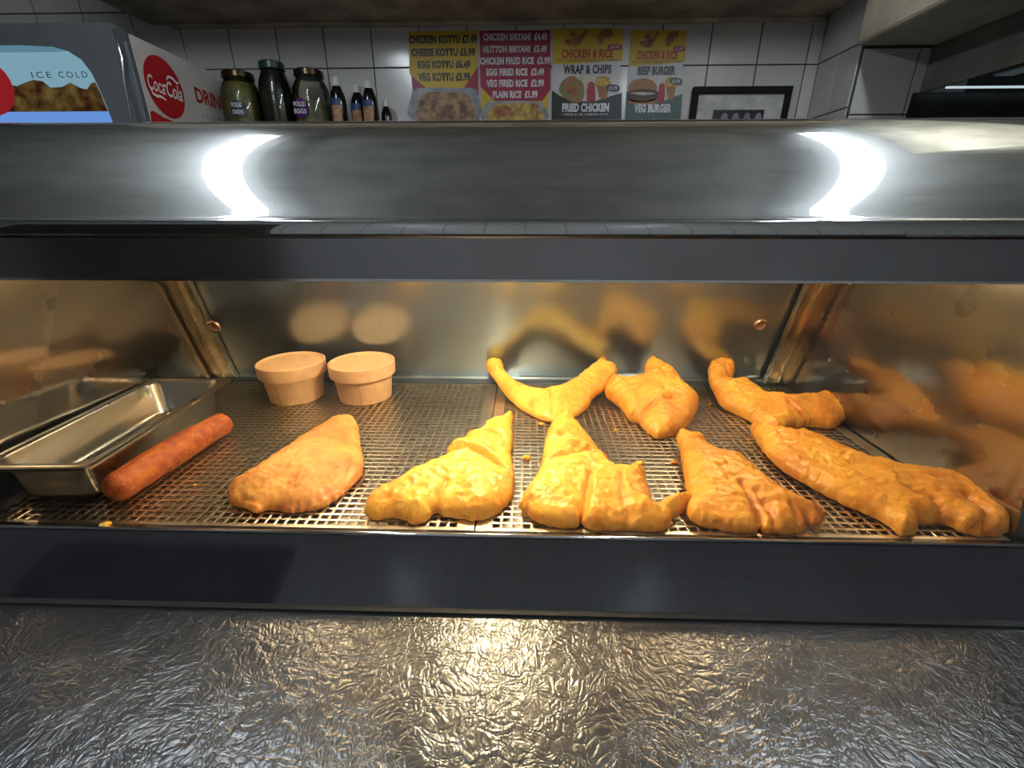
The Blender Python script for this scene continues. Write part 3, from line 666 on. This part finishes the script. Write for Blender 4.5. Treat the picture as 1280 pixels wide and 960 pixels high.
# screws on the side walls
for (u, v) in ((1036, 450), (1062, 354)):
    p = at(u, v, x=SLX1); bm = bmesh.new(); bmesh.ops.create_icosphere(bm, subdivisions=2, radius=.0035)
    for q in bm.verts: q.co = Vector((q.co.x * .4 + SLX1, q.co.y + p.y, q.co.z + p.z))
    from_bm('screw_head', bm, CHROME, cab, True)

# ------------------------------------------------------------------ perforated trays
def tray(x0, x1, y0, y1, label):
    px_, py_, hx_, hy_ = .0112, .0100, .0080, .0066
    mx_, my_ = .013, .004
    nx = int((x1 - x0 - 2 * mx_) / px_); ny = int((y1 - y0 - 2 * my_) / py_)
    gx0 = (x0 + x1) / 2 - nx * px_ / 2; gy0 = y0 + my_
    V = []; Fc = []; t = .0012
    for i in range(nx):
        for j in range(ny):
            X, Y = gx0 + (i + .5) * px_, gy0 + (j + .5) * py_; k = len(V)
            for (hx, hy, z) in ((px_ / 2, py_ / 2, DK), (hx_ / 2, hy_ / 2, DK - .0002), (hx_ / 2, hy_ / 2, DK - t)):
                V += [(X - hx, Y - hy, z), (X + hx, Y - hy, z), (X + hx, Y + hy, z), (X - hx, Y + hy, z)]
            for a in range(4):
                c = (a + 1) % 4
                Fc.append((k + a, k + c, k + 4 + c, k + 4 + a)); Fc.append((k + 4 + a, k + 4 + c, k + 8 + c, k + 8 + a))
    gx1, gy1 = gx0 + nx * px_, gy0 + ny * py_
    root = empty('perforated_tray', ((x0 + x1) / 2, (y0 + y1) / 2, DK - .01), label, 'tray', 'perforated trays of the cabinet')
    me = bpy.data.meshes.new('perforated_plate'); me.from_pydata(V, [], Fc)
    o = link_mesh('perforated_plate', me, STEEL_TRAY, root)
    bm = bmesh.new()
    for b4 in ((x0, gx0, y0, y1), (gx1, x1, y0, y1), (gx0, gx1, y0, gy0), (gx0, gx1, gy1, y1)): add_box(bm, *b4, DK - .0012, DK + .0001)
    for b4 in ((x0, x0 + .001, y0, y1), (x1 - .001, x1, y0, y1), (x0, x1, y0, y0 + .001), (x0, x1, y1 - .001, y1)): add_box(bm, *b4, DK - .011, DK - .001)
    from_bm('tray_rim', bm, STEEL_TRAY, root)
    return root
tray(SLX0 + .003, -.052, .385, BY - .024, 'perforated steel tray under the metal pan, sausage and paper tubs')
tray(-.050, SLX1 - .003, .385, BY - .024, 'perforated steel tray under the larger pieces of battered fish at the right')

# ------------------------------------------------------------------ battered fish
BAT = [batter_mat('batter_gold', (.90, .55, .085), (.76, .32, .035)),
       batter_mat('batter_amber', (.84, .44, .055), (.64, .235, .022)),
       batter_mat('batter_pastry', (.84, .44, .12), (.58, .21, .045), .5, .3)]
def battered(name, label, outline, H, Rr, material, grooves=(), seed=0, amp=(.0022, .0011), sp=.0021, flare=.0019, bot=.35, cat='fried fish', lumps=()):
    """puffed batter shell: outline on (or lifted above) the tray, thickness, creases (u, v, ...) and lumps"""
    rnd = random.Random(seed)
    P = [at(u, v, z=DK + h / 1000) for u, v, h in outline]
    ym = min(p.y for p in P)
    if ym < .386: P = [Vector((p.x, p.y + (.386 - ym) * math.exp(-(p.y - ym) / .045), p.z)) for p in P]     # everything lies behind the front glass
    P = smooth_loop([tuple(p) for p in P], 8)
    # resample at even spacing
    P = np.array(P); d = np.linalg.norm(np.roll(P, -1, 0)[:, :2] - P[:, :2], axis=1); s = np.concatenate([[0], np.cumsum(d)]); n = max(24, int(s[-1] / sp))
    q = np.linspace(0, s[-1], n, endpoint=False); PP = np.vstack([P, P[:1]]); B = np.stack([np.interp(q, s, PP[:, k]) for k in range(3)], 1)
    tan = np.roll(B, -1, 0)[:, :2] - np.roll(B, 1, 0)[:, :2]; tan /= np.linalg.norm(tan, axis=1)[:, None] + 1e-9; nor = np.stack([tan[:, 1], -tan[:, 0]], 1)
    for i in range(n):
        w = noise.noise(Vector((B[i, 0] * 130 + seed * 7, B[i, 1] * 130, 0))) + .6 * noise.noise(Vector((B[i, 0] * 330, B[i, 1] * 330, seed)))
        B[i, :2] += nor[i] * w * flare; B[i, 1] = max(B[i, 1], .384)
    x0, y0 = B[:, :2].min(0); x1, y1 = B[:, :2].max(0)
    G = []
    for j, yy in enumerate(np.arange(y0, y1, sp * .87)):
        for xx in np.arange(x0 + (sp / 2 if j % 2 else 0), x1, sp): G.append((xx + rnd.uniform(-.1, .1) * sp, yy + rnd.uniform(-.1, .1) * sp))
    G = np.array(G)
    A2 = B[:, :2]; C2 = np.roll(A2, -1, 0)
    def dist(Q, A, C):
        AC = C - A; L2 = (AC ** 2).sum(1) + 1e-12; out = np.full(len(Q), 9.)
        for a, ac, l in zip(A, AC, L2):
            t = np.clip(((Q - a) @ ac) / l, 0, 1); out = np.minimum(out, np.linalg.norm(Q - a - t[:, None] * ac, axis=1))
        return out
    ins = np.zeros(len(G), bool)
    for a, c in zip(A2, C2):
        cond = (a[1] > G[:, 1]) != (c[1] > G[:, 1])
        with np.errstate(divide='ignore', invalid='ignore'): xi = (c[0] - a[0]) * (G[:, 1] - a[1]) / (c[1] - a[1]) + a[0]
        ins ^= cond & (G[:, 0] < xi)
    G = G[ins]; G = G[dist(G, A2, C2) > sp * .55]
    allp = np.vstack([A2, G])
    r = delaunay_2d_cdt([Vector(p) for p in allp], [], [list(range(n))], 1, 1e-7)
    vs = np.array([v[:] for v in r[0]]); faces = [f for f in r[2]]
    dd = dist(vs, A2, C2); isb = dd < 1e-6
    w = 1 / (np.linalg.norm(vs[:, None, :] - B[None, :, :2], axis=2) + 1e-4) ** 2.6; zb = (w * B[:, 2]).sum(1) / w.sum(1)
    t = np.clip(dd / Rr, 0, 1); f = np.sqrt(np.clip(1 - (1 - t) ** 2, 0, 1))
    top = zb + H * f * (.86 + .14 * np.clip(dd / (Rr * 2), 0, 1))
    for k in range(len(vs)):
        p = Vector((vs[k, 0], vs[k, 1], seed * 3.1))
        top[k] += f[k] * (amp[0] * 1.9 * noise.noise(p * 38) + amp[0] * 1.3 * (.3 - abs(noise.noise(Vector((p.x * 60, p.y * 95, p.z + 5))))) + amp[0] * .7 * noise.noise(p * 130) + amp[1] * .9 * noise.noise(p * 300))
    crease_edge_tone = np.zeros(len(vs))  # darker batter colour along the creases, browner at thin edges
    for g in grooves:
        depth, width, pts = g; ptsw = np.array([at(u, v, z=DK + H * .8)[:2] for u, v in pts])
        ds = dist(vs, ptsw[:-1], ptsw[1:]); e = np.exp(-(ds / width) ** 2); top -= depth * e * np.minimum(1, dd / .004); crease_edge_tone += (.5 if depth > 0 else 0) * e
    for (u, v, hh, rr) in lumps:
        c = np.array(at(u, v, z=DK + H * .7)[:2]); top += hh * np.exp(-(np.linalg.norm(vs - c, axis=1) / rr) ** 2) * np.minimum(1, dd / .004)
    crease_edge_tone += np.exp(-(dd / .0035) ** 2) * .35
    botz = np.maximum(zb - H * bot * f, DK + .0006); top = np.maximum(top, botz + .0015 * np.minimum(1, dd / .002))
    nv = len(vs); V = [(vs[k, 0], vs[k, 1], top[k] if not isb[k] else max(zb[k], DK + .0008)) for k in range(nv)]
    mp_ = {}
    for k in range(nv):
        if isb[k]: mp_[k] = k
        else: mp_[k] = len(V); V.append((vs[k, 0], vs[k, 1], botz[k]))
    Fc = [tuple(f_) for f_ in faces] + [tuple(mp_[i] for i in reversed(f_)) for f_ in faces]
    c0 = (float(vs[:, 0].mean()), float(vs[:, 1].mean()), DK)
    V = [(x - c0[0], y - c0[1], z - c0[2]) for x, y, z in V]
    me = bpy.data.meshes.new(name); me.from_pydata(V, [], Fc); me.update()
    at_ = me.attributes.new('crease_edge_tone', 'FLOAT', 'POINT'); vals = [0.] * len(V)
    for k in range(nv): vals[k] = float(min(1, crease_edge_tone[k])); vals[mp_[k]] = vals[k]
    at_.data.foreach_set('value', vals)
    o = link_mesh(name, me, material, None, True); o.location = c0
    return tag(o, label, cat, 'battered fish on the trays' if name == 'battered_fish' else None)

battered('fried_turnover', 'half-moon golden pastry turnover with crimped edge, between the sausage and the fish',
    [(285, 620, 8), (291, 606, 12), (318, 590, 16), (345, 572, 18), (375, 552, 18), (400, 537, 18), (413, 528, 18), (430, 524, 18), (443, 525, 18), (449, 540, 13), (450, 556, 9), (454, 570, 7), (453, 592, 6), (441, 606, 4), (425, 621, 3), (400, 635, 3), (362, 641, 3), (338, 637, 3), (320, 641, 3), (305, 635, 4), (289, 630, 5)],
    .020, .030, BAT[2], [(.003, .003, [(300, 620), (340, 628), (390, 625), (425, 605), (440, 575)]), (.002, .002, [(385, 568), (398, 565)])], 1, (.0016, .0009), cat='fried pastry')
battered('battered_fish', 'battered fish with two folds at its narrow neck, tail pointing back to the cabinet seam',
    [(457, 643, 6), (458, 630, 9), (475, 615, 12), (500, 604, 13), (515, 593, 13), (537, 582, 14), (556, 574, 15), (560, 564, 16), (580, 552, 16), (584, 545, 17), (600, 542, 18), (608, 531, 20), (624, 526, 22), (633, 519, 22), (642, 521, 20), (640, 536, 15), (642, 550, 12), (639, 566, 10), (641, 580, 8), (643, 600, 7), (641, 620, 5), (625, 640, 3), (600, 650, 3), (575, 648, 3), (556, 645, 4), (544, 641, 4), (532, 652, 3), (516, 655, 3), (501, 648, 4), (485, 647, 4), (470, 650, 4)],
    .020, .022, BAT[0], [(.006, .004, [(556, 574), (585, 572), (610, 580), (636, 592)]), (-.004, .005, [(570, 566), (600, 570), (625, 580)]), (.006, .003, [(582, 549), (605, 548), (625, 554), (642, 563)]), (.003, .003, [(545, 640), (548, 622), (560, 608)])], 2, (.0026, .0012), lumps=[(525, 630, .004, .012), (600, 625, .005, .016), (560, 600, .004, .014)])
battered('battered_fish', 'bright yellow crescent of battered fish curling up against the rear doors at the centre',
    [(607, 459, 40), (611, 452, 44), (627, 453, 43), (631, 465, 34), (641, 475, 28), (656, 484, 22), (676, 490, 19), (700, 486, 21), (720, 474, 28), (735, 462, 36), (747, 453, 42), (754, 441, 50), (760, 443, 50), (758, 455, 44), (769, 459, 40), (771, 467, 35), (764, 477, 27), (755, 487, 21), (742, 497, 14), (733, 510, 8), (718, 521, 4), (696, 527, 3), (675, 524, 3), (655, 514, 4), (640, 502, 8), (628, 489, 14), (620, 477, 24), (613, 468, 33)],
    .016, .020, BAT[0], [(.003, .003, [(662, 505), (668, 515)]), (.003, .003, [(688, 500), (690, 518)])], 3, (.002, .001), bot=.6)
battered('battered_fish', 'chunky upended block of battered fish behind, between the yellow crescent and the curled strip',
    [(756, 486, 20), (760, 479, 28), (765, 471, 34), (772, 474, 34), (786, 478, 35), (803, 471, 42), (806, 457, 50), (816, 453, 52), (831, 459, 50), (846, 471, 42), (858, 486, 32), (871, 496, 24), (873, 508, 16), (864, 525, 9), (850, 540, 4), (835, 546, 2), (820, 548, 1), (807, 538, 4), (796, 525, 8), (786, 521, 10), (776, 507, 13), (765, 498, 16), (757, 492, 18)],
    .022, .022, BAT[1], [(.005, .004, [(795, 522), (820, 512), (840, 508)]), (.003, .003, [(800, 474), (815, 478), (835, 474)])], 4, (.0026, .0012), bot=.8)
battered('battered_fish', 'large spreading battered fish with folded top and knobbly arm reaching right, front centre',
    [(649, 640, 6), (655, 624, 8), (668, 604, 10), (675, 589, 12), (678, 570, 14), (683, 546, 18), (691, 531, 20), (705, 520, 22), (715, 523, 21), (723, 534, 18), (735, 549, 16), (746, 564, 14), (758, 574, 13), (765, 588, 12), (780, 590, 11), (790, 586, 11), (806, 591, 11), (808, 604, 9), (815, 626, 7), (818, 640, 6), (832, 632, 8), (850, 625, 10), (862, 622, 11), (865, 634, 8), (856, 648, 6), (844, 658, 5), (838, 674, 3), (818, 680, 2), (798, 677, 2), (770, 678, 2), (742, 677, 3), (730, 668, 3), (727, 659, 3), (725, 671, 3), (705, 674, 3), (682, 667, 4), (662, 655, 5)],
    .022, .022, BAT[0], [(.009, .004, [(727, 672), (727, 650), (732, 625), (738, 600)]), (.006, .004, [(688, 583), (710, 578), (735, 572), (758, 584)]), (-.004, .005, [(690, 572), (715, 566), (740, 568)]), (.005, .004, [(700, 556), (715, 560), (725, 557)]), (.004, .004, [(775, 600), (778, 630), (790, 650)]), (.003, .003, [(808, 655), (830, 648)])], 5, (.0028, .0014), lumps=[(745, 650, .004, .014), (700, 640, .003, .02), (770, 655, .004, .008), (808, 632, .004, .006)])
battered('battered_fish', 'fan-shaped battered fish with three drooping lobes at its front edge, right of centre',
    [(845, 546, 17), (850, 542, 18), (862, 545, 18), (878, 549, 17), (886, 561, 15), (900, 570, 14), (925, 574, 14), (942, 588, 14), (960, 604, 14), (985, 621, 12), (1000, 632, 11), (1020, 640, 10), (1034, 650, 8), (1037, 660, 6), (1025, 668, 4), (1012, 662, 4), (1015, 674, 3), (1005, 681, 2), (985, 682, 2), (965, 680, 2), (957, 671, 3), (953, 680, 2), (935, 681, 2), (905, 673, 3), (885, 668, 4), (866, 655, 6), (859, 640, 7), (862, 625, 9), (857, 605, 11), (853, 585, 13), (850, 565, 15)],
    .020, .022, BAT[1], [(.009, .004, [(957, 680), (955, 658), (945, 638), (925, 610)]), (.006, .003, [(1012, 662), (1000, 648), (988, 636)]), (.005, .004, [(975, 662), (962, 640), (942, 622)])], 6, (.0022, .0011), lumps=[(905, 655, .004, .014), (930, 665, .003, .012), (985, 665, .005, .01)])
battered('battered_fish', 'amber strip of battered fish with upturned tail, at the back by the right side wall',
    [(889, 454, 40), (900, 449, 43), (917, 455, 42), (918, 467, 34), (914, 478, 27), (930, 479, 24), (945, 487, 22), (961, 497, 20), (985, 500, 20), (1010, 498, 20), (1030, 492, 22), (1045, 490, 23), (1055, 497, 21), (1064, 509, 16), (1056, 524, 10), (1040, 533, 7), (1015, 531, 7), (990, 535, 5), (972, 540, 5), (950, 533, 5), (935, 523, 7), (915, 513, 8), (901, 505, 11), (893, 492, 18), (886, 476, 30), (885, 463, 36)],
    .019, .020, BAT[1], [(.004, .003, [(985, 515), (1000, 522)]), (.003, .003, [(905, 480), (915, 488)])], 7, (.0028, .0015), bot=.6)
battered('battered_fish', 'longest amber battered fish with knobbly wide end at the right front corner',
    [(938, 534, 11), (960, 538, 13), (985, 544, 14), (1000, 541, 15), (1015, 548, 15), (1045, 562, 15), (1080, 577, 15), (1115, 586, 15), (1155, 590, 15), (1190, 599, 15), (1225, 610, 14), (1255, 618, 13), (1274, 630, 11), (1279, 648, 7), (1265, 664, 4), (1235, 670, 3), (1205, 666, 3), (1185, 656, 4), (1165, 656, 4), (1150, 656, 4), (1143, 668, 3), (1124, 668, 3), (1108, 655, 4), (1090, 645, 5), (1060, 632, 6), (1030, 617, 7), (1000, 600, 8), (975, 585, 8), (955, 565, 9), (945, 550, 10)],
    .020, .022, BAT[1], [(.006, .004, [(1185, 658), (1180, 642), (1165, 628)]), (.005, .004, [(1238, 668), (1232, 645), (1205, 625)]), (.004, .004, [(1165, 656), (1150, 640)])], 8, (.0024, .0012), lumps=[(1132, 658, .005, .009), (1218, 655, .006, .010), (1160, 638, .004, .012), (1255, 650, .004, .01)])

# crumbs of batter
crumbs = [(133, 657, 5, 'yellow crumb of batter on the tray near the metal pan'), (658, 573, 5, 'ring-shaped crumb of batter between the two central fish'), (770, 537, 3, 'pale crumb behind the large spreading fish'), (676, 530, 4, 'crumb just in front of the yellow crescent'),
          (800, 580, 5, 'sliver of batter behind the arm of the large spreading fish'), (736, 507, 2.6, 'tiny crumb beside the yellow crescent'), (887, 505, 2.5, 'tiny crumb left of the strip with upturned tail'), (905, 562, 2.4, 'tiny crumb behind the fan-shaped fish'), (936, 553, 2, 'tiny crumb left of the longest fish'),
          (842, 578, 4, 'crumb touching the back of the fan-shaped fish'), (243, 606, 2.2, 'tiny crumb between sausage and turnover'), (1043, 677, 2, 'tiny crumb by the front lip beneath the longest fish'), (955, 598, 4, 'flake of batter at the rear edge of the fan-shaped fish')]
for k, (u, v, rmm, lab) in enumerate(crumbs):
    p = at(u, v, z=DK + .002); bm = bmesh.new(); bmesh.ops.create_icosphere(bm, subdivisions=3, radius=1)
    for q in bm.verts:
        s_ = 1 + .45 * noise.noise(q.co * 1.6 + Vector((k * 5, 0, 0))); q.co = Vector((q.co.x * s_ * rmm * 1.1, q.co.y * s_ * rmm * .8, q.co.z * s_ * rmm * .55)) / 1000
    zmin = min(q.co.z for q in bm.verts)
    o = from_bm('batter_crumb', bm, BAT[k % 2], None, True); o.location = (p.x, p.y, DK - zmin + .0002); tag(o, lab, 'crumb', 'batter crumbs on the trays')
    a = o.data.attributes.new('crease_edge_tone', 'FLOAT', 'POINT')

# ------------------------------------------------------------------ sausage
a = Vector((-.4700, .4220, DK + .018)); c = Vector((-.4530, .5900, DK + .018))
bm = bmesh.new(); Rs = .0182; n = 60; seg = 36; rings = []
ax = (c - a); Ln = ax.length + .018; ax.normalize(); sd = Vector((-ax.y, ax.x, 0)); st = a - ax * .009
for i in range(n + 1):
    t = i / n; s_ = t * Ln; e = min(s_, Ln - s_); rr = Rs * math.sqrt(max(0, 1 - (1 - min(1, e / .012)) ** 2)) * (1 - .05 * math.cos(t * 7))
    bend = sd * (.004 * math.sin(math.pi * t))
    ring = []
    for k in range(seg):
        an = 2 * math.pi * k / seg; nrm = sd * math.cos(an) + Vector((0, 0, 1)) * math.sin(an); p = st + ax * s_ + bend
        w = 1 + .035 * noise.noise((p + nrm * Rs) * 90) + .02 * noise.noise((p + nrm * Rs) * 300)
        ring.append(bm.verts.new(p + nrm * max(rr, .0004) * w - Vector((0, 0, .0005))))
    rings.append(ring)
for A, B in zip(rings, rings[1:]):
    for k in range(seg): bm.faces.new((A[k], A[(k + 1) % seg], B[(k + 1) % seg], B[k]))
bm.faces.new(rings[0][::-1]); bm.faces.new(rings[-1])
zmin = min(v.co.z for v in bm.verts)
for v in bm.verts: v.co.z += DK + .0003 - zmin
o = from_bm('fried_sausage', bm, mat('sausage_skin', (.52, .15, .028), .48, nscale=90, color2=(.34, .055, .018), bump=.8, bscale=420), None, True)
tag(o, 'long red-brown fried sausage lying beside the metal pan', 'sausage')

# ------------------------------------------------------------------ paper tubs
KRAFT = mat('kraft_paper', (.68, .42, .22), .6, nscale=90, noise_amt=.05, bump=.08, bscale=300)
KLID = mat('kraft_lid', (.70, .44, .23), .6, nscale=70, noise_amt=.05, bump=.08, bscale=300)
for (x, y, lab, rot) in ((-.4165, .745, 'kraft paper tub with lid, nearer the metal pan', .3), (-.2900, .748, 'kraft paper tub with lid, nearer the cabinet centre', 1.1)):
    t = empty('paper_tub', (x, y, DK), lab, 'tub', 'paper tubs at the back')
    r0, r1, h = .0455, .0525, .063
    lathe_obj('tub_body', [(0, .003), (r0 - .002, .003), (r0 - .002, 0), (r0, .0002), (r1, h - .006), (r1 - .001, h - .006), (0, h - .006)], (x, y, DK + .0003), KRAFT, t, 64)
    lathe_obj('tub_lid', [(r1 + .0008, h - .017), (r1 + .0045, h - .017), (r1 + .0052, h - .004), (r1 + .0048, h + .0045), (r1 + .0025, h + .0055), (r1 + .0008, h + .0035), (r1 - .0005, h + .0015), (0, h + .001)], (x, y, DK + .0003), KLID, t, 64)
    bm = bmesh.new(); an = -math.pi / 2 + (rot - .7) * .4   # overlapping seam of the paper wall
    V4 = []
    for zz, rr in ((.001, r0 + .0004), (h - .018, r1 - .001)):
        for da in (-.004, .02): V4.append(bm.verts.new((x + (rr + .0002) * math.cos(an + da), y + (rr + .0002) * math.sin(an + da), DK + zz)))
    bm.faces.new((V4[0], V4[1], V4[3], V4[2])); from_bm('paper_seam', bm, mat('kraft_seam', (.50, .27, .13), .6), t)

# ------------------------------------------------------------------ steel pan
def rrect(cx, cy_, hx, hy, r, n=8):
    out = []
    for (sx, sy, a0) in ((1, 1, 0), (-1, 1, 90), (-1, -1, 180), (1, -1, 270)):
        for k in range(n + 1):
            a = math.radians(a0 + 90 * k / n); out.append((cx + sx * (hx - r) + r * math.cos(a), cy_ + sy * (hy - r) + r * math.sin(a)))
    return out
bm = bmesh.new(); zt = DK + .058
levels = [(a_ - .0180, b_ - .019, r_, z_) for a_, b_, r_, z_ in [(.0815, .1565, .004, zt - .004), (.0830, .158, .005, zt - .003), (.0830, .158, .006, zt), (.0800, .155, .008, zt + .0010), (.0735, .148, .022, zt + .0003), (.0715, .146, .024, zt - .003), (.0708, .1452, .024, zt - .013), (.0690, .1435, .023, zt - .015), (.0660, .1405, .023, zt - .045), (.0620, .1365, .022, zt - .0508), (.0540, .1285, .018, zt - .0518), (.0290, .06, .008, zt - .0520)]]
rings = [[bm.verts.new((x, y, z)) for x, y in rrect(0, 0, hx, hy, r)] for hx, hy, r, z in levels]
for A, B in zip(rings, rings[1:]):
    for k in range(len(A)): bm.faces.new((A[k], A[(k + 1) % len(A)], B[(k + 1) % len(A)], B[k]))
bm.faces.new(rings[-1])
for v in bm.verts: v.co.z -= DK
ang = math.radians(3.0)
pan = from_bm('steel_pan', bm, STEEL_PAN, None, True); pan.data.set_sharp_from_angle(angle=math.radians(50))
sol = pan.modifiers.new('sheet', 'SOLIDIFY'); sol.thickness = .0008; sol.offset = 0
pan.location = (-.5440, .5390, DK + .0004); pan.rotation_euler = (0, 0, ang)
tag(pan, 'empty deep stainless steel food pan with rolled rim against the left side wall', 'food pan')
